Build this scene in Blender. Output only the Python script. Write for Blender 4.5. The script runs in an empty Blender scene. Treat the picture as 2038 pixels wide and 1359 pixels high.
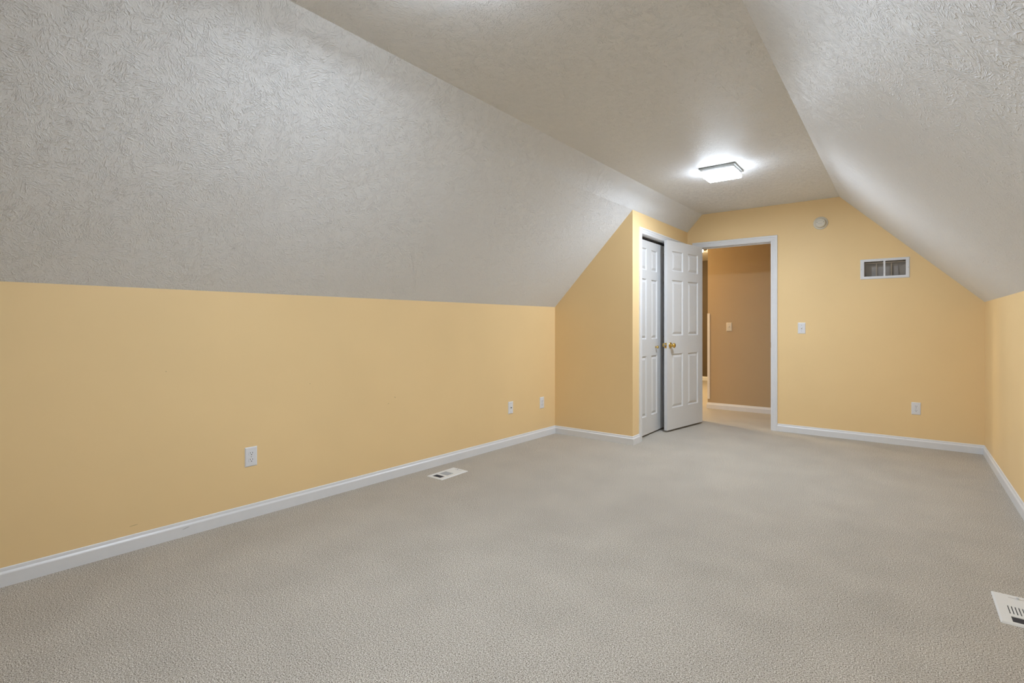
import bpy, bmesh, math
from mathutils import Vector, Matrix
from mathutils.geometry import tessellate_polygon

S = bpy.context.scene
COL = S.collection

# ------------------------------------------------------------------ camera
cam_d = bpy.data.cameras.new('camera')
cam_d.sensor_fit = 'HORIZONTAL'
cam_d.sensor_width = 36.0
cam_d.lens = 36.0 * 1013.0 / 2038.0
cam_d.shift_y = -(679.5 - 647.0) / 2038.0
cam_d.clip_start = 0.05
cam = bpy.data.objects.new('camera', cam_d)
COL.objects.link(cam)
cam.location = (0, 0, 1.14)
cam.rotation_euler = (math.pi / 2, 0, math.atan2(778.0, 1013.0))
S.camera = cam

# ------------------------------------------------------------------ view + world
S.view_settings.view_transform = 'Standard'
S.view_settings.look = 'None'
S.view_settings.gamma = 1.0
S.view_settings.use_curve_mapping = False
S.view_settings.exposure = 0.55

W = bpy.data.worlds.new('world')
S.world = W
W.use_nodes = True
wb = W.node_tree.nodes['Background']
wb.inputs[0].default_value = (0.80, 0.90, 1.0, 1)
wb.inputs[1].default_value = 0.4

# daylight coming in through the gable window behind the camera
DAY_POWER = 2.0
a = bpy.data.lights.new('window_daylight', 'AREA')
a.shape = 'RECTANGLE'; a.size = 1.7; a.size_y = 1.3
a.energy = DAY_POWER; a.color = (0.86, 0.93, 1.0)
ao = bpy.data.objects.new('window_daylight', a); COL.objects.link(ao)
ao.location = (-1.2, -2.16, 1.45)
ao.rotation_euler = (math.radians(90), 0, 0)     # shines towards +Y

ROOM_LAMP = 107.0        # emission of the two square ceiling lights
HALL_LAMP = 150.0

# ------------------------------------------------------------------ materials
def srgb(r, g, b):
    f = lambda c: (c / 255 / 12.92) if c <= 10.3 else ((c / 255 + 0.055) / 1.055) ** 2.4
    return (f(r), f(g), f(b), 1)

def new_mat(name, color=(0.8, 0.8, 0.8, 1), rough=0.5, metal=0.0, spec=0.5):
    m = bpy.data.materials.new(name); m.use_nodes = True
    p = m.node_tree.nodes['Principled BSDF']
    p.inputs['Base Color'].default_value = color
    p.inputs['Roughness'].default_value = rough
    p.inputs['Metallic'].default_value = metal
    p.inputs['Specular IOR Level'].default_value = spec
    return m, m.node_tree, p

def N(t, kind, **kw):
    n = t.nodes.new(kind)
    for k, v in kw.items():
        if k in n.inputs: n.inputs[k].default_value = v
        else: setattr(n, k, v)
    return n

def noise(t, vec, scale, detail=2.0, rough=0.5):
    n = N(t, 'ShaderNodeTexNoise'); n.inputs['Scale'].default_value = scale
    n.inputs['Detail'].default_value = detail; n.inputs['Roughness'].default_value = rough
    t.links.new(vec, n.inputs['Vector']); return n

def ramp(t, fac, stops):
    r = N(t, 'ShaderNodeValToRGB'); e = r.color_ramp.elements
    e[0].position, e[0].color = stops[0][0], stops[0][1]
    e[1].position, e[1].color = stops[-1][0], stops[-1][1]
    for p, c in stops[1:-1]:
        x = e.new(p); x.color = c
    t.links.new(fac, r.inputs[0]); return r

def math_node(t, op, a, b=None):
    n = N(t, 'ShaderNodeMath'); n.operation = op
    for i, v in enumerate((a, b)):
        if v is None: continue
        if isinstance(v, (int, float)): n.inputs[i].default_value = v
        else: t.links.new(v, n.inputs[i])
    return n.outputs[0]

def painted_wall(name, color, bump=0.05):
    m, t, p = new_mat(name, color, 0.55, spec=0.35)
    tc = N(t, 'ShaderNodeTexCoord').outputs['Object']
    n1 = noise(t, tc, 260, 2); n2 = noise(t, tc, 1.3, 3)
    b = N(t, 'ShaderNodeBump'); b.inputs['Strength'].default_value = bump
    b.inputs['Distance'].default_value = 0.002
    t.links.new(n1.outputs['Fac'], b.inputs['Height']); t.links.new(b.outputs[0], p.inputs['Normal'])
    hsv = N(t, 'ShaderNodeHueSaturation'); hsv.inputs['Color'].default_value = color
    v = N(t, 'ShaderNodeMapRange'); v.inputs['From Min'].default_value = 0.3; v.inputs['From Max'].default_value = 0.7
    v.inputs['To Min'].default_value = 0.975; v.inputs['To Max'].default_value = 1.025
    t.links.new(n2.outputs['Fac'], v.inputs['Value']); t.links.new(v.outputs[0], hsv.inputs['Value'])
    t.links.new(hsv.outputs[0], p.inputs['Base Color'])
    # scuffed, uneven sheen
    rr = N(t, 'ShaderNodeMapRange'); rr.inputs['To Min'].default_value = 0.45; rr.inputs['To Max'].default_value = 0.65
    n3 = noise(t, tc, 3.5, 4); t.links.new(n3.outputs['Fac'], rr.inputs['Value'])
    t.links.new(rr.outputs[0], p.inputs['Roughness'])
    return m

def brushed_ceiling(name, color):
    """white paint over drywall mud worked with a slap brush: short ridges fanning in patches"""
    m, t, p = new_mat(name, color, 0.50, spec=0.4)
    tc = N(t, 'ShaderNodeTexCoord').outputs['Object']
    L = t.links
    warp = noise(t, tc, 14, 2)
    add = N(t, 'ShaderNodeVectorMath'); add.operation = 'MULTIPLY_ADD'
    L.new(warp.outputs['Color'], add.inputs[0]); add.inputs[1].default_value = (0.05, 0.05, 0.05)
    L.new(tc, add.inputs[2])
    heights = []
    for k, (cell, off) in enumerate(((8.0, 0.0), (11.0, 3.7))):
        mp = N(t, 'ShaderNodeVectorMath'); mp.operation = 'ADD'
        L.new(add.outputs[0], mp.inputs[0]); mp.inputs[1].default_value = (off, off, off)
        vo = N(t, 'ShaderNodeTexVoronoi'); vo.inputs['Scale'].default_value = cell
        L.new(mp.outputs[0], vo.inputs['Vector'])
        sep = N(t, 'ShaderNodeSeparateColor'); L.new(vo.outputs['Color'], sep.inputs[0])
        ang = math_node(t, 'MULTIPLY', sep.outputs[0], 6.283)
        # local coordinates round the stroke's centre, then the brush fans out from it
        rel = N(t, 'ShaderNodeVectorMath'); rel.operation = 'SUBTRACT'
        L.new(mp.outputs[0], rel.inputs[0]); L.new(vo.outputs['Position'], rel.inputs[1])
        ax = N(t, 'ShaderNodeAttribute'); ax.attribute_type = 'GEOMETRY'; ax.attribute_name = 'plane_uv'
        # rotate inside the surface: the surfaces hold y along the room, so rotate about their normal
        geo = N(t, 'ShaderNodeNewGeometry')
        rot = N(t, 'ShaderNodeVectorRotate'); rot.rotation_type = 'AXIS_ANGLE'
        L.new(mp.outputs[0], rot.inputs['Vector']); L.new(geo.outputs['True Normal'], rot.inputs['Axis'])
        L.new(ang, rot.inputs['Angle'])
        st = N(t, 'ShaderNodeVectorMath'); st.operation = 'MULTIPLY'
        L.new(rot.outputs[0], st.inputs[0]); st.inputs[1].default_value = (168, 37, 168)
        sn = noise(t, st.outputs[0], 1.0, 2.5, 0.55)
        rg = N(t, 'ShaderNodeMapRange'); rg.interpolation_type = 'SMOOTHSTEP'
        rg.inputs['From Min'].default_value = 0.48; rg.inputs['From Max'].default_value = 0.68
        L.new(sn.outputs['Fac'], rg.inputs['Value'])
        mask = noise(t, mp.outputs[0], 26, 3)
        mr = N(t, 'ShaderNodeMapRange'); mr.interpolation_type = 'SMOOTHSTEP'
        mr.inputs['From Min'].default_value = 0.34; mr.inputs['From Max'].default_value = 0.62; mr.inputs['To Min'].default_value = 0.10
        L.new(mask.outputs['Fac'], mr.inputs['Value'])
        heights.append(math_node(t, 'MULTIPLY', rg.outputs[0], mr.outputs[0]))
        t.nodes.remove(ax); t.nodes.remove(rel)
    h = math_node(t, 'MAXIMUM', heights[0], heights[1])
    fine = noise(t, tc, 105, 3, 0.6)
    h = math_node(t, 'ADD', h, math_node(t, 'MULTIPLY', fine.outputs['Fac'], 0.62))
    b = N(t, 'ShaderNodeBump'); b.inputs['Strength'].default_value = 0.9
    b.inputs['Distance'].default_value = 0.0028
    L.new(h, b.inputs['Height']); L.new(b.outputs[0], p.inputs['Normal'])
    return m

def carpet_mat(name):
    m, t, p = new_mat(name, (0.4, 0.36, 0.3, 1), 0.95, spec=0.05)
    tc = N(t, 'ShaderNodeTexCoord').outputs['Object']; L = t.links
    n1 = noise(t, tc, 235, 3, 0.65)
    r1 = ramp(t, n1.outputs['Fac'], [(0.37, srgb(92, 82, 70)), (0.47, srgb(184, 174, 159)),
                                     (0.56, srgb(205, 196, 183)), (0.66, srgb(250, 246, 239))])
    n2 = noise(t, tc, 3.4, 4)
    v = N(t, 'ShaderNodeMapRange'); v.inputs['From Min'].default_value = 0.32; v.inputs['From Max'].default_value = 0.68
    v.inputs['To Min'].default_value = 0.94; v.inputs['To Max'].default_value = 1.05
    L.new(n2.outputs['Fac'], v.inputs['Value'])
    hsv = N(t, 'ShaderNodeHueSaturation'); L.new(r1.outputs[0], hsv.inputs['Color']); L.new(v.outputs[0], hsv.inputs['Value'])
    L.new(hsv.outputs[0], p.inputs['Base Color'])
    n3 = noise(t, tc, 170, 2, 0.6)
    b = N(t, 'ShaderNodeBump'); b.inputs['Strength'].default_value = 0.9; b.inputs['Distance'].default_value = 0.006
    L.new(n3.outputs['Fac'], b.inputs['Height']); L.new(b.outputs[0], p.inputs['Normal'])
    p.inputs['Sheen Weight'].default_value = 0.15
    return m

def simple(name, color, rough=0.4, metal=0.0, spec=0.5, var=0.02, scale=30):
    m, t, p = new_mat(name, color, rough, metal, spec)
    tc = N(t, 'ShaderNodeTexCoord').outputs['Object']
    n = noise(t, tc, scale, 2)
    hsv = N(t, 'ShaderNodeHueSaturation'); hsv.inputs['Color'].default_value = color
    v = N(t, 'ShaderNodeMapRange'); v.inputs['To Min'].default_value = 1 - var; v.inputs['To Max'].default_value = 1 + var
    t.links.new(n.outputs['Fac'], v.inputs['Value']); t.links.new(v.outputs[0], hsv.inputs['Value'])
    t.links.new(hsv.outputs[0], p.inputs['Base Color'])
    return m

def emit(name, color, strength):
    m = bpy.data.materials.new(name); m.use_nodes = True
    t = m.node_tree; p = t.nodes['Principled BSDF']
    p.inputs['Base Color'].default_value = (0.8, 0.8, 0.8, 1)
    p.inputs['Emission Color'].default_value = color
    p.inputs['Emission Strength'].default_value = strength
    return m

def add_scuffs(m, marks, tint=(0.16, 0.10, 0.05, 1)):
    """thin worn scratches: (centre, direction, half length, half width) in the surface's own coordinates"""
    t = m.node_tree; p = t.nodes['Principled BSDF']; L = t.links
    tc = N(t, 'ShaderNodeTexCoord').outputs['Object']
    src = p.inputs['Base Color'].links[0].from_socket
    for (c, d, hl, hw) in marks:
        d = Vector(d).normalized()
        rel = N(t, 'ShaderNodeVectorMath'); rel.operation = 'SUBTRACT'; L.new(tc, rel.inputs[0]); rel.inputs[1].default_value = c
        dot = N(t, 'ShaderNodeVectorMath'); dot.operation = 'DOT_PRODUCT'; L.new(rel.outputs[0], dot.inputs[0]); dot.inputs[1].default_value = d
        ln = N(t, 'ShaderNodeVectorMath'); ln.operation = 'LENGTH'; L.new(rel.outputs[0], ln.inputs[0])
        a2 = math_node(t, 'MULTIPLY', dot.outputs['Value'], dot.outputs['Value'])
        r2 = math_node(t, 'SUBTRACT', math_node(t, 'MULTIPLY', ln.outputs['Value'], ln.outputs['Value']), a2)
        q = math_node(t, 'ADD', math_node(t, 'DIVIDE', a2, hl * hl), math_node(t, 'DIVIDE', r2, hw * hw))
        f = math_node(t, 'MULTIPLY', math_node(t, 'LESS_THAN', q, 1.0), 0.55)
        mx = N(t, 'ShaderNodeMixRGB'); L.new(f, mx.inputs[0]); L.new(src, mx.inputs[1]); mx.inputs[2].default_value = tint
        src = mx.outputs[0]
    L.new(src, p.inputs['Base Color'])

M = {}
M['yellow'] = painted_wall('yellow_paint', (0.91, 0.665, 0.345, 1))
M['yellow_left'] = painted_wall('yellow_paint_left_wall', (0.91, 0.665, 0.345, 1))
M['tan'] = painted_wall('tan_hall_paint', (0.53, 0.395, 0.24, 1))
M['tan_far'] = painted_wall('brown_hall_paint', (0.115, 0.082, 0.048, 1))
M['ceil'] = brushed_ceiling('brushed_ceiling_paint', (0.84, 0.84, 0.84, 1))
M['carpet'] = carpet_mat('carpet')
M['trim'] = simple('white_trim_paint', (0.80, 0.80, 0.81, 1), 0.35)
M['door'] = simple('white_door_paint', (0.72, 0.715, 0.71, 1), 0.38)
M['plate'] = simple('white_plastic', (0.82, 0.82, 0.84, 1), 0.3)
M['cream'] = simple('cream_plastic', (0.76, 0.70, 0.58, 1), 0.45)
M['almond'] = simple('almond_plastic', (0.80, 0.72, 0.58, 1), 0.4)
M['slot'] = simple('dark_slot', (0.02, 0.015, 0.012, 1), 0.6)
M['brass'] = simple('polished_brass', (0.72, 0.50, 0.15, 1), 0.16, 1.0)
M['steel'] = simple('steel', (0.45, 0.46, 0.48, 1), 0.3, 1.0)
M['nickel'] = simple('grey_lamp_plate', (0.22, 0.22, 0.20, 1), 0.45, 0.3)
M['vent'] = simple('white_vent_enamel', (0.78, 0.79, 0.82, 1), 0.35)
M['duct'] = simple('grey_duct', (0.55, 0.51, 0.46, 1), 0.6)
M['duct_light'] = simple('pale_grey_sheet', (0.62, 0.60, 0.59, 1), 0.6)
M['stud'] = simple('pale_wood_batten', (0.85, 0.74, 0.60, 1), 0.7)
M['blade'] = simple('dark_damper_blade', (0.10, 0.10, 0.115, 1), 0.5)
M['dark'] = simple('closet_dark', (0.05, 0.045, 0.04, 1), 0.8)
M['register'] = simple('white_register_enamel', (0.80, 0.80, 0.79, 1), 0.35)
M['guard'] = simple('clear_white_guard', (0.88, 0.84, 0.78, 1), 0.3)
M['lamp'] = emit('lit_diffuser', (0.81, 0.925, 1.07, 1), ROOM_LAMP)
M['lampside'] = emit('lit_diffuser_side', (0.81, 0.925, 1.06, 1), 11.0)
M['halllamp'] = emit('lit_warm_glass', (1.0, 0.80, 0.47, 1), HALL_LAMP)
gm, gt, gp = new_mat('window_glass', (1, 1, 1, 1), 0.0); gp.inputs['Transmission Weight'].default_value = 1.0
gp.inputs['IOR'].default_value = 1.01
M['glass'] = gm

def xl(y): return -3.119 + 0.0486 * (y - 0.398)      # left knee wall
add_scuffs(M['yellow_left'], [((xl(.879), .879, .124), (.0486, 1, .06), .019, .0011),
                              ((xl(2.49), 2.49, .600), (.0486, 1, -.9), .006, .0022), ((xl(2.43), 2.43, .56), (.0486, 1, .5), .007, .0013),
                              ((xl(1.82), 1.82, .76), (.0486, 1, .1), .0025, .0020), ((xl(1.02), 1.02, .895), (.0486, 1, .3), .0025, .0018)])
M['trim_left'] = simple('white_trim_paint_left', (0.80, 0.80, 0.81, 1), 0.35)
add_scuffs(M['trim_left'], [((xl(1.108) + .013, 1.108, .044), (.0486, 1, .22), .017, .0016)], (0.10, 0.10, 0.10, 1))
add_scuffs(M['tan'], [((-1.64, 7.21, .80), (1, .02, 0), .045, .0035), ((-1.44, 7.21, .80), (1, .02, .1), .012, .003)], (0.27, 0.19, 0.11, 1))

# ------------------------------------------------------------------ helpers
def link(name, bm, mat, parent=None, smooth=False, mats=None):
    bmesh.ops.recalc_face_normals(bm, faces=bm.faces)
    me = bpy.data.meshes.new(name); bm.to_mesh(me); bm.free()
    o = bpy.data.objects.new(name, me); COL.objects.link(o)
    for mm in (mats or [mat]): me.materials.append(M[mm])
    if smooth:
        for f in me.polygons: f.use_smooth = True
    if parent:
        o.parent = parent
    return o

def tag(o, label=None, cat=None, group=None, kind=None):
    if label: o['label'] = label
    if cat: o['category'] = cat
    if group: o['group'] = group
    if kind: o['kind'] = kind
    return o

def empty(name, loc=(0, 0, 0), rz=0.0, mat3=None):
    o = bpy.data.objects.new(name, None); o.empty_display_size = 0.05
    COL.objects.link(o)
    if mat3 is not None:
        o.matrix_world = Matrix.Translation(loc) @ mat3.to_4x4()
    else:
        o.location = loc; o.rotation_euler = (0, 0, rz)
    return o

def copy_tree(o, parent=None):
    c = o.copy(); COL.objects.link(c); c.parent = parent
    for ch in list(o.children): copy_tree(ch, c)
    return c

def box(bm, x0, x1, y0, y1, z0, z1, bev=0.0, seg=2):
    g = bmesh.ops.create_cube(bm, size=1.0)
    vs = g['verts']
    for v in vs:
        v.co = Vector((x0 + (v.co.x + .5) * (x1 - x0), y0 + (v.co.y + .5) * (y1 - y0), z0 + (v.co.z + .5) * (z1 - z0)))
    if bev > 0:
        es = list({e for v in vs for e in v.link_edges})
        bmesh.ops.bevel(bm, geom=es, offset=bev, segments=seg, affect='EDGES', profile=0.6)
    return bm

def B(): return bmesh.new()

def prism_z(bm, pts, z0, z1):
    lo = [bm.verts.new((x, y, z0)) for x, y in pts]; hi = [bm.verts.new((x, y, z1)) for x, y in pts]
    n = len(pts)
    bm.faces.new(lo); bm.faces.new(hi)
    for i in range(n): bm.faces.new((lo[i], lo[(i + 1) % n], hi[(i + 1) % n], hi[i]))

def lathe(bm, prof, seg=28, mat=None):
    """profile (radius, height) turned round local Z"""
    rings = []
    for r, h in prof:
        if r < 1e-5: rings.append([bm.verts.new((0, 0, h))])
        else: rings.append([bm.verts.new((r * math.cos(2 * math.pi * i / seg), r * math.sin(2 * math.pi * i / seg), h)) for i in range(seg)])
    for a_, b_ in zip(rings, rings[1:]):
        for i in range(seg):
            j = (i + 1) % seg
            if len(a_) == 1 and len(b_) == 1: continue
            if len(a_) == 1: bm.faces.new((a_[0], b_[i], b_[j]))
            elif len(b_) == 1: bm.faces.new((a_[i], a_[j], b_[0]))
            else: bm.faces.new((a_[i], a_[j], b_[j], b_[i]))
    if mat is not None: bmesh.ops.transform(bm, matrix=mat, verts=[v for r in rings for v in r])

def plane_with_holes(bm, outer, holes, to3, thick):
    """a flat plate from a 2-D outline with rectangular holes, thickened along to3's third axis"""
    pts = []; edges = []
    def loop(ps):
        s = len(pts); pts.extend(ps)
        for i in range(len(ps)): edges.append((s + i, s + (i + 1) % len(ps)))
    loop(outer)
    for (a0, a1, b0, b1) in holes: loop([(a0, b0), (a1, b0), (a1, b1), (a0, b1)])
    front = [bm.verts.new(to3(p[0], p[1], 0)) for p in pts]
    back = [bm.verts.new(to3(p[0], p[1], thick)) for p in pts]
    polys = [[Vector((p[0], p[1], 0)) for p in outer]] + [[Vector((x, y, 0)) for x, y in ((a0, b0), (a1, b0), (a1, b1), (a0, b1))] for (a0, a1, b0, b1) in holes]
    for tri in tessellate_polygon(polys):
        bm.faces.new([front[i] for i in tri]); bm.faces.new([back[i] for i in reversed(tri)])
    for i, j in edges: bm.faces.new((front[i], front[j], back[j], back[i]))

def sheet(bm, rows, off):
    """grid of 3-D points thickened by the vector off"""
    A = [[bm.verts.new(p) for p in r] for r in rows]
    Bk = [[bm.verts.new(Vector(p) + Vector(off)) for p in r] for r in rows]
    R, Cn = len(rows), len(rows[0])
    for i in range(R - 1):
        for j in range(Cn - 1):
            bm.faces.new((A[i][j], A[i][j + 1], A[i + 1][j + 1], A[i + 1][j]))
            bm.faces.new((Bk[i][j], Bk[i + 1][j], Bk[i + 1][j + 1], Bk[i][j + 1]))
    for j in range(Cn - 1):
        for i in (0, R - 1): bm.faces.new((A[i][j], A[i][j + 1], Bk[i][j + 1], Bk[i][j]))
    for i in range(R - 1):
        for j in (0, Cn - 1): bm.faces.new((A[i][j], A[i + 1][j], Bk[i + 1][j], Bk[i][j]))

def struct(name, bm, mat, parent=None, label=None, smooth=False):
    o = link(name, bm, mat, parent, smooth)
    if not parent: tag(o, label=label, kind='structure')
    return o

# ------------------------------------------------------------------ dimensions
YE = 6.098           # face of the end wall
XR = 0.572           # right knee wall
XC = -2.042          # face of the closet wall
YC = 4.545           # closet return wall, facing the camera
YB = -1.95           # gable wall behind the camera
ZC = 2.437           # flat ceiling
def xl(y): return -3.119 + 0.0486 * (y - 0.398)      # left knee wall
def xcl(y): return -1.945 + 0.0125 * (y - 1.0)        # left edge of the flat ceiling
XCR = -0.508

# ------------------------------------------------------------------ room shell
bm = B(); box(bm, -4.3, 1.7, YB - 0.1, 11.2, -0.12, 0.0)
struct('floor', bm, 'carpet', label='speckled beige carpet covering the whole floor')

bm = B(); prism_z(bm, [(xl(YB - .1), YB - .1), (xl(6.2), 6.2), (xl(6.2) - .1, 6.2), (xl(YB - .1) - .1, YB - .1)], 0, 1.345)
struct('wall_left', bm, 'yellow_left', label='low yellow knee wall under the left sloped ceiling')

bm = B(); box(bm, XR, XR + .1, YB - .1, YE + .05, 0, 1.36)
struct('wall_right', bm, 'yellow', label='low yellow knee wall under the right sloped ceiling')

# left slope, two bays: plain, then meeting the closet wall
rows = []
for y in (YB - .1, 0.4, 2.5, YC, YE + .06):
    k = (xl(y), y, 1.331)
    c = (xcl(y) + (0.0 if y < 5 else 0.012), y, ZC)
    t = 0.835
    mid = (k[0] + (c[0] - k[0]) * t, y, k[2] + (c[2] - k[2]) * t)
    if y == YC:
        t = (XC - k[0]) / (c[0] - k[0]); mid = (XC, y, 2.240)
    if y > 6: mid = (XC, y, 2.246)
    rows.append([k, mid, c])
bm = B(); sheet(bm, rows, (-0.07, 0, 0.07))
struct('ceiling_left', bm, 'ceil', label='white brush-textured sloped ceiling on the left')
bm = B(); sheet(bm, [[(XR + .003, y, 1.341), (XCR, y, ZC)] for y in (YB - .1, YE + .06)], (0.07, 0, 0.07))
struct('ceiling_right', bm, 'ceil', label='white brush-textured sloped ceiling on the right')
bm = B(); sheet(bm, [[(xcl(y) + (0.0 if y < 5 else 0.012), y, ZC), (XCR, y, ZC)] for y in (YB - .1, 0.4, 2.5, YC, YE + .06)], (0, 0, 0.09))
struct('ceiling', bm, 'ceil', label='flat white brush-textured ceiling strip along the middle')

# end wall with door opening and grille hole
DX0, DX1, DZ = -1.934, -1.118, 2.066      # rough opening, filled by the jambs
GX0, GX1, GZ0, GZ1 = -0.303, 0.022, 1.617, 1.762
bm = B()
plane_with_holes(bm, [(-3.0, 0), (DX0, 0), (DX0, DZ), (DX1, DZ), (DX1, 0), (XR + .1, 0), (XR + .1, 1.36), (-.45, 2.50), (-1.93, 2.50), (-3.0, 1.36)],
                 [(GX0, GX1, GZ0, GZ1)], lambda x, z, t: (x, YE + t, z), 0.115)
wall_end = struct('wall_end', bm, 'yellow', label='yellow end wall with the doorway and vent grille')
# hall side skin of the end wall
bm = B()
plane_with_holes(bm, [(-4.2, 0), (DX0, 0), (DX0, DZ), (DX1, DZ), (DX1, 0), (1.6, 0), (1.6, 2.5), (-4.2, 2.5)],
                 [(GX0, GX1, GZ0, GZ1)], lambda x, z, t: (x, YE + .1151 + t, z), 0.01)
struct('wall_hall_near', bm, 'tan', label='tan hall side of the doorway wall')

# closet walls
bm = B()
plane_with_holes(bm, [(xl(YC) - .02, 0), (XC, 0), (XC, 2.262), (xl(YC) - .02, 1.34)], [], lambda x, z, t: (x, YC + t, z), 0.10)
struct('wall_closet_return', bm, 'yellow', label='yellow closet side wall facing the camera')
CY0, CY1, CZ = 4.737, 5.990, 2.055
bm = B()
plane_with_holes(bm, [(YC + .1, 0), (CY0, 0), (CY0, CZ), (CY1, CZ), (CY1, 0), (YE + .02, 0), (YE + .02, 2.262), (YC + .1, 2.262)], [],
                 lambda y, z, t: (XC - t, y, z), 0.115)
struct('wall_closet', bm, 'yellow', label='yellow closet front wall round the closet doors')

# gable wall behind the camera, with its window
bm = B()
plane_with_holes(bm, [(-3.35, 0), (.7, 0), (.7, 1.37), (-.45, 2.5), (-1.93, 2.5), (-3.35, 1.37)], [(-1.9, -.5, .95, 1.95)],
                 lambda x, z, t: (x, YB - t, z), 0.12)
struct('wall_back', bm, 'yellow', label='yellow gable wall behind the camera')
bm = B()
for (x0, x1, z0, z1) in ((-1.9, -1.86, .95, 1.95), (-.54, -.5, .95, 1.95), (-1.86, -.54, .95, .99), (-1.86, -.54, 1.91, 1.95), (-1.86, -.54, 1.43, 1.47)):
    box(bm, x0, x1, YB - .09, YB - .03, z0, z1)
win = struct('window_1', bm, 'trim', label='white sash window in the gable wall behind the camera')
bm = B(); box(bm, -1.86, -.54, YB - .063, YB - .057, .99, 1.91)
link('window_pane', bm, 'glass', win)

# hall beyond the doorway
YH = 7.203; XHC = -2.128
bm = B(); prism_z(bm, [(XHC, YH - .014), (1.6, YH + .05), (1.6, 11.0), (XHC, 11.0)], 0, 2.49)
struct('wall_hall', bm, 'tan', label='tan hall wall seen through the doorway')
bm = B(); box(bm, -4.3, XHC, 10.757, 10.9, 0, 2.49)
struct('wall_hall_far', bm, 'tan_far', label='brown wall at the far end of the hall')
bm = B(); box(bm, -4.3, -4.2, 6.2, 10.8, 0, 2.49)
struct('wall_hall_left', bm, 'tan', label='tan side wall of the hall behind the open door')
bm = B(); box(bm, 1.6, 1.7, 6.2, 7.4, 0, 2.49)
struct('wall_hall_right', bm, 'tan', label='tan wall closing the right end of the hall')
bm = B(); box(bm, -4.3, 1.7, YE + .115, 11.0, 2.47, 2.56)
struct('ceiling_hall', bm, 'ceil', label='white textured hall ceiling')

# ------------------------------------------------------------------ baseboards
PROF = [(0, 0), (.013, 0), (.013, .055), (.0115, .0585), (.0065, .0655), (.0060, .0705), (.0045, .078), (.0015, .081), (0, .081)]
def baseboard(name, path, label, prof=PROF, mat='trim'):
    """profile swept along a floor path; the room is on the left of the walking direction"""
    bm = B(); n = len(path); P = [Vector((x, y)) for x, y in path]
    dirs = [(P[i + 1] - P[i]).normalized() for i in range(n - 1)]
    rings = []
    for i in range(n):
        d0 = dirs[max(i - 1, 0)]; d1 = dirs[min(i, n - 2)]
        n0 = Vector((-d0.y, d0.x)); n1 = Vector((-d1.y, d1.x))
        m = (n0 + n1).normalized(); m = m / max(m.dot(n0), 0.3)
        rings.append([bm.verts.new((P[i].x + m.x * o, P[i].y + m.y * o, z)) for o, z in prof])
    k = len(prof)
    for a_, b_ in zip(rings, rings[1:]):
        for i in range(k): bm.faces.new((a_[i], a_[(i + 1) % k], b_[(i + 1) % k], b_[i]))
    bm.faces.new(rings[0]); bm.faces.new(rings[-1])
    return struct(name, bm, mat, label=label)

baseboard('baseboard_left', [(xl(YC), YC), (xl(YB), YB)], 'white baseboard along the left knee wall', mat='trim_left')
baseboard('baseboard_closet', [(XC, 4.692), (XC, YC), (xl(YC) + .0, YC)], 'white baseboard wrapping the closet corner')
baseboard('baseboard_end', [(XR, YE), (-1.072, YE)], 'white baseboard along the end wall right of the doorway')
baseboard('baseboard_right', [(XR, YB), (XR, YE)], 'white baseboard along the right knee wall')
baseboard('baseboard_hall', [(1.6, YH + .05), (XHC, YH - .014), (XHC, 10.757)], 'white baseboard of the hall wall beyond the doorway')
baseboard('baseboard_hall_far', [(XHC - .013, 10.757), (-4.2, 10.757)], 'white baseboard at the far end of the hall')

# ------------------------------------------------------------------ casings and jambs
CAS = [(0, 0), (0, .008), (.004, .0095), (.012, .0105), (.016, .0090), (.022, .0115), (.034, .0130), (.040, .0115), (.046, .0150), (.056, .0155), (.059, .0125), (.059, 0)]
def casing(bm, a0, a1, zt, to3):
    rows = [[bm.verts.new(to3(a0 - w, 0, t)), bm.verts.new(to3(a0 - w, zt + w, t)), bm.verts.new(to3(a1 + w, zt + w, t)), bm.verts.new(to3(a1 + w, 0, t))] for w, t in CAS]
    k = len(rows)
    for i in range(k):
        j = (i + 1) % k
        for s in range(3): bm.faces.new((rows[i][s], rows[i][s + 1], rows[j][s + 1], rows[j][s]))
    bm.faces.new([r[0] for r in rows]); bm.faces.new([r[3] for r in rows])

JX0, JX1, JZ = -1.916, -1.136, 2.047
bm = B(); casing(bm, JX0 - .005, JX1 + .005, JZ + .005, lambda x, z, t: (x, YE - t, z))
door_frame = struct('trim_1', bm, 'trim', label='white door casing and jamb round the hall doorway')
bm = B()
box(bm, DX0, JX0, YE, YE + .125, 0, JZ + .019); box(bm, JX1, DX1, YE, YE + .125, 0, JZ + .019); box(bm, JX0, JX1, YE, YE + .125, JZ, JZ + .019)
link('jamb', bm, 'trim', door_frame)
bm = B()
box(bm, JX0, JX0 + .011, YE + .042, YE + .076, 0, JZ); box(bm, JX1 - .011, JX1, YE + .042, YE + .076, 0, JZ); box(bm, JX0 + .011, JX1 - .011, YE + .042, YE + .076, JZ - .011, JZ)
link('door_stop', bm, 'trim', door_frame)
bm = B(); box(bm, JX1 - .0015, JX1, YE - .002, YE + .030, .895, .953, .0005, 1); 
link('strike_plate', bm, 'brass', door_frame)
bm = B(); box(bm, JX1 - .0022, JX1 - .001, YE + .006, YE + .022, .910, .938)
link('strike_hole', bm, 'slot', door_frame)

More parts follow.
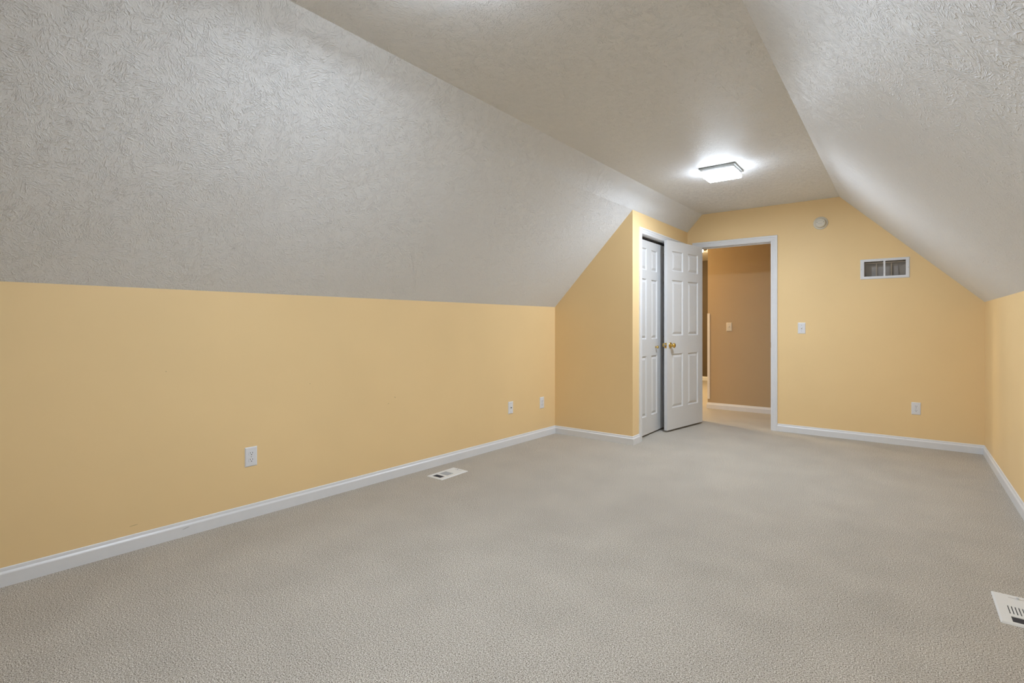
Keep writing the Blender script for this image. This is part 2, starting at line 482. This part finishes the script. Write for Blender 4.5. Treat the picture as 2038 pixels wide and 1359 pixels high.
CJ0, CJ1, CJZ = 4.755, 5.972, 2.037
bm = B(); casing(bm, CJ0 - .005, CJ1 + .005, CJZ + .005, lambda y, z, t: (XC + t, y, z))
closet_frame = struct('trim_2', bm, 'trim', label='white casing and jamb round the closet opening')
bm = B()
box(bm, XC - .115, XC, CY0, CJ0, 0, CJZ + .018); box(bm, XC - .115, XC, CJ1, CY1, 0, CJZ + .018); box(bm, XC - .115, XC, CJ0, CJ1, CJZ, CJZ + .018)
link('jamb', bm, 'trim', closet_frame)
bm = B(); box(bm, XC - .085, XC - .050, CJ0, CJ1, CJZ - .016, CJZ, .002, 1)
link('track', bm, 'slot', closet_frame)  # near-black colour paints in the shade of the gap above the doors

# ------------------------------------------------------------------ panelled doors
def panel_face(bm, Wd, H0, H1, cols, rws, x0=0.0):
    """one moulded door face in the x/z plane at y = 0, facing -y"""
    xs = sorted({x0, x0 + Wd, *[c for p in cols for c in p]}); zs = sorted({H0, H1, *[c for p in rws for c in p]})
    grid = {}
    def v(x, z, y=0.0):
        k = (round(x, 5), round(z, 5), round(y, 5))
        if k not in grid: grid[k] = bm.verts.new((x, y, z))
        return grid[k]
    for i in range(len(xs) - 1):
        for j in range(len(zs) - 1):
            a0, a1, b0, b1 = xs[i], xs[i + 1], zs[j], zs[j + 1]
            if (a0, a1) in cols and (b0, b1) in rws:
                prev = [v(a0, b0), v(a1, b0), v(a1, b1), v(a0, b1)]
                for ins, dep in ((.002, .002), (.006, .0085), (.011, .011), (.016, .011), (.036, .003), (.039, .0018)):
                    cur = [bm.verts.new((x, dep, z)) for x, z in ((a0 + ins, b0 + ins), (a1 - ins, b0 + ins), (a1 - ins, b1 - ins), (a0 + ins, b1 - ins))]
                    for k in range(4): bm.faces.new((prev[k], prev[(k + 1) % 4], cur[(k + 1) % 4], cur[k]))
                    prev = cur
                bm.faces.new(prev)
            else:
                bm.faces.new((v(a0, b0), v(a1, b0), v(a1, b1), v(a0, b1)))

def door_slab(Wd, H0, H1, T, cols, rws):
    bm = B()
    panel_face(bm, Wd, H0, H1, cols, rws)
    b2 = B(); panel_face(b2, Wd, H0, H1, cols, rws)
    for v in b2.verts: v.co.y = T - v.co.y
    me = bpy.data.meshes.new('tmp'); b2.to_mesh(me); b2.free(); bm.from_mesh(me); bpy.data.meshes.remove(me)
    c = [bm.verts.new(p) for p in ((0, 0, H0), (Wd, 0, H0), (Wd, 0, H1), (0, 0, H1), (0, T, H0), (Wd, T, H0), (Wd, T, H1), (0, T, H1))]
    for q in ((0, 1, 5, 4), (1, 2, 6, 5), (2, 3, 7, 6), (3, 0, 4, 7)): bm.faces.new([c[i] for i in q])
    bmesh.ops.remove_doubles(bm, verts=bm.verts, dist=1e-5)
    return bm

# the open bedroom door: local x runs from the free edge to the hinges, local -y faces the camera side
P1 = Vector((-1.984, 5.285)); P2 = Vector((-1.846, 6.031)); dd = (P2 - P1).normalized()
door = empty('door_1', (P1.x, P1.y, 0), math.atan2(dd.y, dd.x))
tag(door, 'white six panel door with brass knobs standing open into the room', kind='structure')
DR = [(.250, .832), (1.028, 1.625), (1.722, 1.937)]
DC = [(.100, .325), (.432, .655)]
bm = door_slab(.760, .020, 2.044, .035, DC, DR)
link('door_panel', bm, 'door', door)
# local frame: visible face is y = 0 side? rotate slab so that its thickness runs away from the camera
KN = [(0, 0), (.031, 0), (.0325, .002), (.031, .005), (.024, .009), (.013, .012), (.0115, .022), (.013, .028), (.020, .032), (.0255, .039), (.0265, .046), (.0235, .052), (.015, .0555), (0, .0565)]
for side in (-1, 1):
    bm = B()
    mat = Matrix.Translation((.064, 0 if side < 0 else .035, .924)) @ Matrix.Rotation(math.radians(90 * (1 if side < 0 else -1)), 4, 'X')
    if side > 0: mat = mat @ Matrix.Diagonal((.95, .95, .9, 1))
    lathe(bm, KN, 32, mat)
    link('door_knob', bm, 'brass', door, True)
bm = B(); box(bm, -.0012, .001, .005, .030, .8955, .9525, .0006, 1)
lp = link('latch_plate', bm, 'brass', door)
bm = B(); lathe(bm, [(0, 0), (.0085, 0), (.0085, .010), (.006, .0115), (0, .0115)], 16, Matrix.Translation((0, .0175, .924)) @ Matrix.Rotation(math.radians(-90), 4, 'Y'))
link('latch_bolt', bm, 'steel', lp)
for z in (.25, 1.03, 1.82):
    bm = B()
    box(bm, .758, .7615, .006, .035, z - .045, z + .045)
    lathe(bm, [(0, -.046), (.005, -.046), (.005, .046), (.003, .049), (0, .049)], 12, Matrix.Translation((.764, .040, z)))
    link('hinge', bm, 'brass', door)

# closet doors: two leaves, each with two panel columns
XL = -2.088
leafR = [(.200, .822), (.994, 1.615), (1.704, 1.926)]
closet = empty('door_2', (XL, CJ0, 0), 0)
tag(closet, 'white raised panel closet doors with small brass knobs, shut behind the open door', kind='structure')
ys = [4.759, 5.338, 5.966]
for i in range(2):
    wl = ys[i + 1] - ys[i] - .003
    colr = [(.072, .231), (.356, .510)] if i == 0 else [(.090, .255), (.375, .540)]
    bm = door_slab(wl, .018, 2.008, .028, colr, leafR)
    # stand it in the opening: local x -> +Y, local -y -> +X
    bmesh.ops.transform(bm, matrix=Matrix.Translation((0, ys[i] - CJ0, 0)) @ Matrix(((0, -1, 0, 0), (1, 0, 0, 0), (0, 0, 1, 0), (0, 0, 0, 1))), verts=bm.verts)
    lf = link('leaf', bm, 'door', closet)
    if True:
        yk = 5.226 - CJ0 if i == 0 else 5.45 - CJ0
        bm = B(); lathe(bm, [(0, 0), (.011, 0), (.0085, .004), (.007, .010), (.009, .015), (.0145, .020), (.0155, .026), (.012, .031), (0, .033)], 24,
                        Matrix.Translation((0, yk, .908)) @ Matrix.Rotation(math.radians(90), 4, 'Y'))
        link('knob', bm, 'brass', lf, True)

# ------------------------------------------------------------------ wall plates: local x across, local y out of the wall, z up
def basis_wall(normal):
    n = Vector(normal).normalized(); z = Vector((0, 0, 1)); x = n.cross(z) * -1
    x = z.cross(n) * -1 if False else n.cross(z)
    m = Matrix((x, n, z)).transposed()
    return m

def plate_body(bm, w=.070, h=.115, t=.006):
    g0 = len(bm.verts)
    pts = [(0.0, 0.0), (0.0, .0025), (.004, t), ]
    prev = None
    for ins, y in ((0, 0), (0, .002), (.0035, t - .001), (.006, t)):
        cur = [bm.verts.new((x, y, z)) for x, z in ((-w / 2 + ins, -h / 2 + ins), (w / 2 - ins, -h / 2 + ins), (w / 2 - ins, h / 2 - ins), (-w / 2 + ins, h / 2 - ins))]
        if prev:
            for k in range(4): bm.faces.new((prev[k], prev[(k + 1) % 4], cur[(k + 1) % 4], cur[k]))
        else: bm.faces.new(cur)
        prev = cur
    bm.faces.new(prev)

def cyl_y(bm, cx, cz, r, y0, y1, seg=16, sx=1.0):
    lathe(bm, [(0, y0), (r, y0), (r, y1), (0, y1)], seg, Matrix.Translation((cx, 0, cz)) @ Matrix.Rotation(math.radians(-90), 4, 'X') @ Matrix.Diagonal((sx, 1, 1, 1)))

def rounded_poly(bm, pts, y0, y1):
    a_ = [bm.verts.new((x, y0, z)) for x, z in pts]; b_ = [bm.verts.new((x, y1, z)) for x, z in pts]
    bm.faces.new(a_); bm.faces.new(b_)
    for i in range(len(pts)): bm.faces.new((a_[i], a_[(i + 1) % len(pts)], b_[(i + 1) % len(pts)], b_[i]))

def make_outlet(name='electrical_outlet'):
    root = empty(name)
    bm = B(); plate_body(bm); link('cover_plate', bm, 'plate', root)
    for cz in (.0195, -.0195):
        pts = []
        for i in range(32):
            a_ = 2 * math.pi * i / 32; x = .0172 * math.cos(a_); z = .0172 * math.sin(a_)
            pts.append((x, cz + max(-.0138, min(.0138, z))))
        bm = B(); rounded_poly(bm, pts, .004, .0082)
        r = link('receptacle', bm, 'plate', root)
        bm = B()
        box(bm, -.0075, -.0052, .0075, .0086, cz + .000, cz + .0085); box(bm, .0052, .0075, .0075, .0086, cz + .001, cz + .0080)
        cyl_y(bm, 0, cz - .0065, .0028, .0075, .0086, 14)
        link('slots', bm, 'slot', r)
    bm = B(); cyl_y(bm, 0, 0, .0030, .005, .0072, 14); link('screw', bm, 'steel', root)
    return root

def make_switch(mat='plate', name='light_switch'):
    root = empty(name)
    bm = B(); plate_body(bm); link('cover_plate', bm, mat, root)
    bm = B(); box(bm, -.0056, .0056, .004, .0068, -.0125, .0125); link('switch_slot', bm, 'duct', root)
    bm = B(); box(bm, -.0046, .0046, .004, .0160, -.0030, .0095, .0012, 1)
    bmesh.ops.rotate(bm, cent=(0, .004, 0), matrix=Matrix.Rotation(math.radians(22), 3, 'X'), verts=bm.verts)
    link('toggle', bm, mat, root)
    for z in (.0305, -.0305):
        bm = B(); cyl_y(bm, 0, z, .0028, .005, .0070, 12); link('screw', bm, 'steel', root)
    return root

def place(root, loc, normal):
    root.matrix_world = Matrix.Translation(loc) @ basis_wall(normal).to_4x4()

nl = Vector((1, -0.0486, 0)).normalized()
def on_left(y, z): return (xl(y), y, z)

o1 = make_outlet(); place(o1, on_left(1.4515, .361), nl)
tag(o1, 'white duplex outlet low on the left knee wall, nearest the camera', 'outlet', 'duplex outlets')
o2 = copy_tree(o1); place(o2, on_left(4.314, .348), nl)
tag(o2, 'white duplex outlet on the left wall beside the closet return corner', 'outlet', 'duplex outlets')
o3 = copy_tree(o1); place(o3, (.098, YE, .358), (0, -1, 0))
tag(o3, 'white duplex outlet on the end wall under the vent grille', 'outlet', 'duplex outlets')

jack = empty('cable_jack'); place(jack, on_left(3.8215, .358), nl)
bm = B(); plate_body(bm); link('cover_plate', bm, 'plate', jack)
bm = B(); lathe(bm, [(0, .004), (.0065, .004), (.0065, .007), (.0048, .0075), (.0048, .014), (.0030, .014), (.0030, .011), (0, .011)], 18, Matrix.Rotation(math.radians(-90), 4, 'X'))
cn = link('coax_connector', bm, 'steel', jack)
bm = B(); cyl_y(bm, 0, 0, .0042, .0138, .0146, 14); link('socket_hole', bm, 'slot', cn)
for z in (.0415, -.0415):
    bm = B(); cyl_y(bm, 0, z, .0028, .005, .0070, 12); link('screw', bm, 'steel', jack)
tag(jack, 'white cable jack plate with one round hole on the left wall', 'wall plate')

s1 = make_switch(); place(s1, (-.844, YE, 1.109), (0, -1, 0))
tag(s1, 'white light switch on the yellow wall right of the doorway', 'light switch')
s2 = make_switch('almond'); place(s2, (-1.850, 7.1938, 1.117), (0.0172, -1, 0))
tag(s2, 'almond light switch on the tan hall wall beyond the doorway', 'light switch')

# smoke detector high on the end wall
sd = empty('smoke_detector'); place(sd, (-.672, YE, 2.190), (0, -1, 0)); sd.scale = (.93, 1, .93)
RY = Matrix.Rotation(math.radians(-90), 4, 'X')
bm = B(); lathe(bm, [(0, 0), (.0700, 0), (.0710, .004), (.0690, .009), (.0600, .0105), (0, .0105)], 48, RY); link('base_ring', bm, 'cream', sd, True)
bm = B(); lathe(bm, [(.054, .0100), (.0535, .018), (.0490, .020), (.0490, .026), (.0520, .028), (.0505, .036), (.0450, .0405), (.030, .042), (0, .0425)], 48, RY)
body = link('detector_body', bm, 'cream', sd, True)
bm = B()
for i in range(24):
    a_ = 2 * math.pi * i / 24
    b2 = Matrix.Rotation(a_, 4, 'Y') @ Matrix.Translation((.0505, 0, 0))
    k = len(bm.verts); box(bm, -.0022, .0020, .0195, .0265, -.0035, .0035); bm.verts.ensure_lookup_table()
    bmesh.ops.transform(bm, matrix=b2, verts=bm.verts[k:])
link('side_vents', bm, 'duct', sd)
for s in (1, -1):
    lo = []; hi = []
    for i in range(13):
        a_ = math.radians(90 * s - 50 + 100 * i / 12)
        lo.append((.029 * math.cos(a_), .0155 * math.sin(a_) + .006)); hi.append((.0315 * math.cos(a_), .019 * math.sin(a_) + .006))
    bm = B(); rounded_poly(bm, lo + hi[::-1], .0395, .0432)
    link('sounder_slot', bm, 'duct', body)
for x in (.030, -.032):
    bm = B(); cyl_y(bm, x, .006, .0030, .0400, .0430, 12); link('indicator_hole', bm, 'slot', body)
tag(sd, 'round cream smoke detector high on the yellow end wall', 'smoke detector')

# return air grille in the end wall
gr = empty('vent_grille', (0, YE, 0)); tag(gr, 'white rectangular vent grille on the end wall below the slope', 'vent grille')
bm = B()
def frame_ring(bm, o, steps, holes_inner):
    prev = None
    for ins, y in steps:
        cur = [bm.verts.new((x, y, z)) for x, z in ((o[0] + ins, o[2] + ins), (o[1] - ins, o[2] + ins), (o[1] - ins, o[3] - ins), (o[0] + ins, o[3] - ins))]
        if prev:
            for k in range(4): bm.faces.new((prev[k], prev[(k + 1) % 4], cur[(k + 1) % 4], cur[k]))
        prev = cur
    inner = [bm.verts.new((x, -.0065, z)) for x, z in ((holes_inner[0], holes_inner[2]), (holes_inner[1], holes_inner[2]), (holes_inner[1], holes_inner[3]), (holes_inner[0], holes_inner[3]))]
    inb = [bm.verts.new((v.co.x, .004, v.co.z)) for v in inner]
    for k in range(4):
        bm.faces.new((prev[k], prev[(k + 1) % 4], inner[(k + 1) % 4], inner[k]))
        bm.faces.new((inner[k], inner[(k + 1) % 4], inb[(k + 1) % 4], inb[k]))
frame_ring(bm, (-.3345, .0515, 1.5905, 1.7860), ((0, 0), (0, -.003), (.006, -.0075)), (GX0, GX1, GZ0, GZ1))
link('frame', bm, 'vent', gr)
bm = B(); box(bm, -.150, -.134, -.0065, .010, GZ0, GZ1, .001, 1); link('mullion', bm, 'vent', gr)
for x in (-.3245, .0405):
    bm = B(); cyl_y(bm, x, 1.688, .0032, -.0092, -.006, 12); link('screw', bm, 'duct', gr)
for i in range(13):
    z = GZ0 + .0105 + i * .0103
    bm = B(); box(bm, GX0, GX1, .004, .014, z - .0005, z + .0005)
    bmesh.ops.rotate(bm, cent=(0, .009, z), matrix=Matrix.Rotation(math.radians(6), 3, 'X'), verts=bm.verts)
    link('louver_blade', bm, 'duct', gr)
bm = B()
box(bm, GX0, GX1, .095, .100, GZ0, GZ1)
for q in ((GX0 - .001, GX0 + .001, GZ0, GZ1), (GX1 - .001, GX1 + .001, GZ0, GZ1), (GX0, GX1, GZ0 - .001, GZ0 + .001), (GX0, GX1, GZ1 - .001, GZ1 + .001)):
    box(bm, q[0], q[1], .015, .095, q[2], q[3])
dct = link('duct_box', bm, 'duct', gr)
bm = B(); box(bm, GX0, GX1, .062, .075, 1.748, 1.757); box(bm, -.211, -.203, .062, .075, GZ0, 1.748); box(bm, -.093, -.085, .062, .075, GZ0, 1.748)
link('batten', bm, 'stud', dct)
bm = B(); box(bm, -.245, -.155, .080, .090, GZ0, 1.712); box(bm, -.135, -.090, .080, .090, GZ0, 1.712); box(bm, -.070, -.035, .080, .090, GZ0, 1.715)
link('sheet', bm, 'duct_light', dct)

# floor registers
def make_register(closed):
    root = empty('floor_register')
    Wd, Ln, T = .158, .286, .0065
    near = (.020, .069); mid = (.092, .166); fx = (.036, .122)
    bm = B()
    # plate with two openings
    plane_with_holes(bm, [(.006, .006), (Wd - .006, .006), (Wd - .006, Ln - .006), (.006, Ln - .006)], [(fx[0], fx[1], near[0], near[1]), (fx[0], fx[1], mid[0], mid[1])],
                     lambda x, y, t: (x, y, T - t), .0025)
    prev = None
    for ins, z in ((0, 0), (0, .0015), (.006, T)):
        cur = [bm.verts.new((x, y, z)) for x, y in ((ins, ins), (Wd - ins, ins), (Wd - ins, Ln - ins), (ins, Ln - ins))]
        if prev:
            for k in range(4): bm.faces.new((prev[k], prev[(k + 1) % 4], cur[(k + 1) % 4], cur[k]))
        prev = cur
    link('face_plate', bm, 'register', root)
    nb = 8; dx = (fx[1] - fx[0]) / nb
    for i in range(nb):
        x = fx[0] + i * dx
        bm = B(); box(bm, x + (.0034 if closed else .0082), x + dx, mid[0], mid[1], T - .003, T - .0003); link('bar', bm, 'register', root)
    for i in range(1, 8):
        y = near[0] + i * (near[1] - near[0]) / 8
        bm = B(); box(bm, fx[0], fx[1], y - .0012, y + .0004, T - .0045, T - .001); link('vane', bm, 'blade', root)
    bm = B(); box(bm, .012, Wd - .012, .012, .18, .0004, .0012); link('duct_shade', bm, 'slot' , root)  # near-black sheet painted as the shade inside the duct below
    bm = B(); box(bm, .050, .120, Ln - .036, Ln - .033, T - .001, T + .0006); sl = link('lever_slot', bm, 'duct', root)
    bm = B(); box(bm, .074, .082, Ln - .0385, Ln - .0305, T, T + .009, .0015, 1); link('lever', bm, 'register', root)
    return root
r1 = make_register(False); r1.location = (-2.846, 2.652, 0)
tag(r1, 'white metal floor register in the carpet beside the left knee wall', 'floor register')
r2 = make_register(True); r2.location = (.298, 2.690, 0)
tag(r2, 'white metal floor register with narrow slots by the right knee wall', 'floor register')

# ------------------------------------------------------------------ ceiling lights
def make_light():
    root = empty('ceiling_light')
    bm = B(); box(bm, -.142, .142, -.142, .142, -.013, 0, .002, 1)
    link('base_plate', bm, 'nickel', root)
    bm = B(); box(bm, -.128, .128, -.128, .128, -.032, -.013, .002, 1)
    link('housing', bm, 'plate', root)
    bm = B(); box(bm, -.133, .133, -.133, .133, -.064, -.031, .015, 4)
    d = link('diffuser', bm, None, root, False, ['lamp', 'lampside'])
    for f in d.data.polygons: f.material_index = 0 if f.normal.z < -0.3 else 1
    return root
l1 = make_light(); l1.location = (-1.200, 4.420, ZC)
tag(l1, 'square lit ceiling light on the flat ceiling near the closet', 'ceiling light', 'square ceiling lights')
l2 = copy_tree(l1); l2.location = (-1.200, 1.225, ZC)
tag(l2, 'square lit ceiling light on the flat ceiling just above the picture top', 'ceiling light', 'square ceiling lights')

hl = empty('hall_ceiling_light', (-2.885, 9.035, 2.47))
bm = B(); lathe(bm, [(0, 0), (.190, 0), (.196, -.010), (.190, -.020), (.150, -.026), (0, -.026)], 36); link('ring', bm, 'brass', hl, True)
bm = B(); lathe(bm, [(.130, -.024), (.125, -.050), (.095, -.078), (.05, -.092), (0, -.096)], 36); link('glass_bowl', bm, 'halllamp', hl, True)
tag(hl, 'round hall ceiling light glowing warm past the open door edge', 'ceiling light')
hl2 = copy_tree(hl); hl2.location = (-3.35, 6.75, 2.47)
tag(hl2, 'round hall ceiling light hidden behind the open door', 'ceiling light')

# corner guard on the outside corner of the hall wall
bm = B()
box(bm, XHC - .004, XHC + .028, YH - .019, YH - .0145, .130, 1.300); box(bm, XHC - .004, XHC, YH - .0145, YH + .016, .130, 1.300)
cg = link('corner_guard', bm, 'guard'); tag(cg, 'pale vertical corner guard strip on the hall wall corner', 'corner guard')
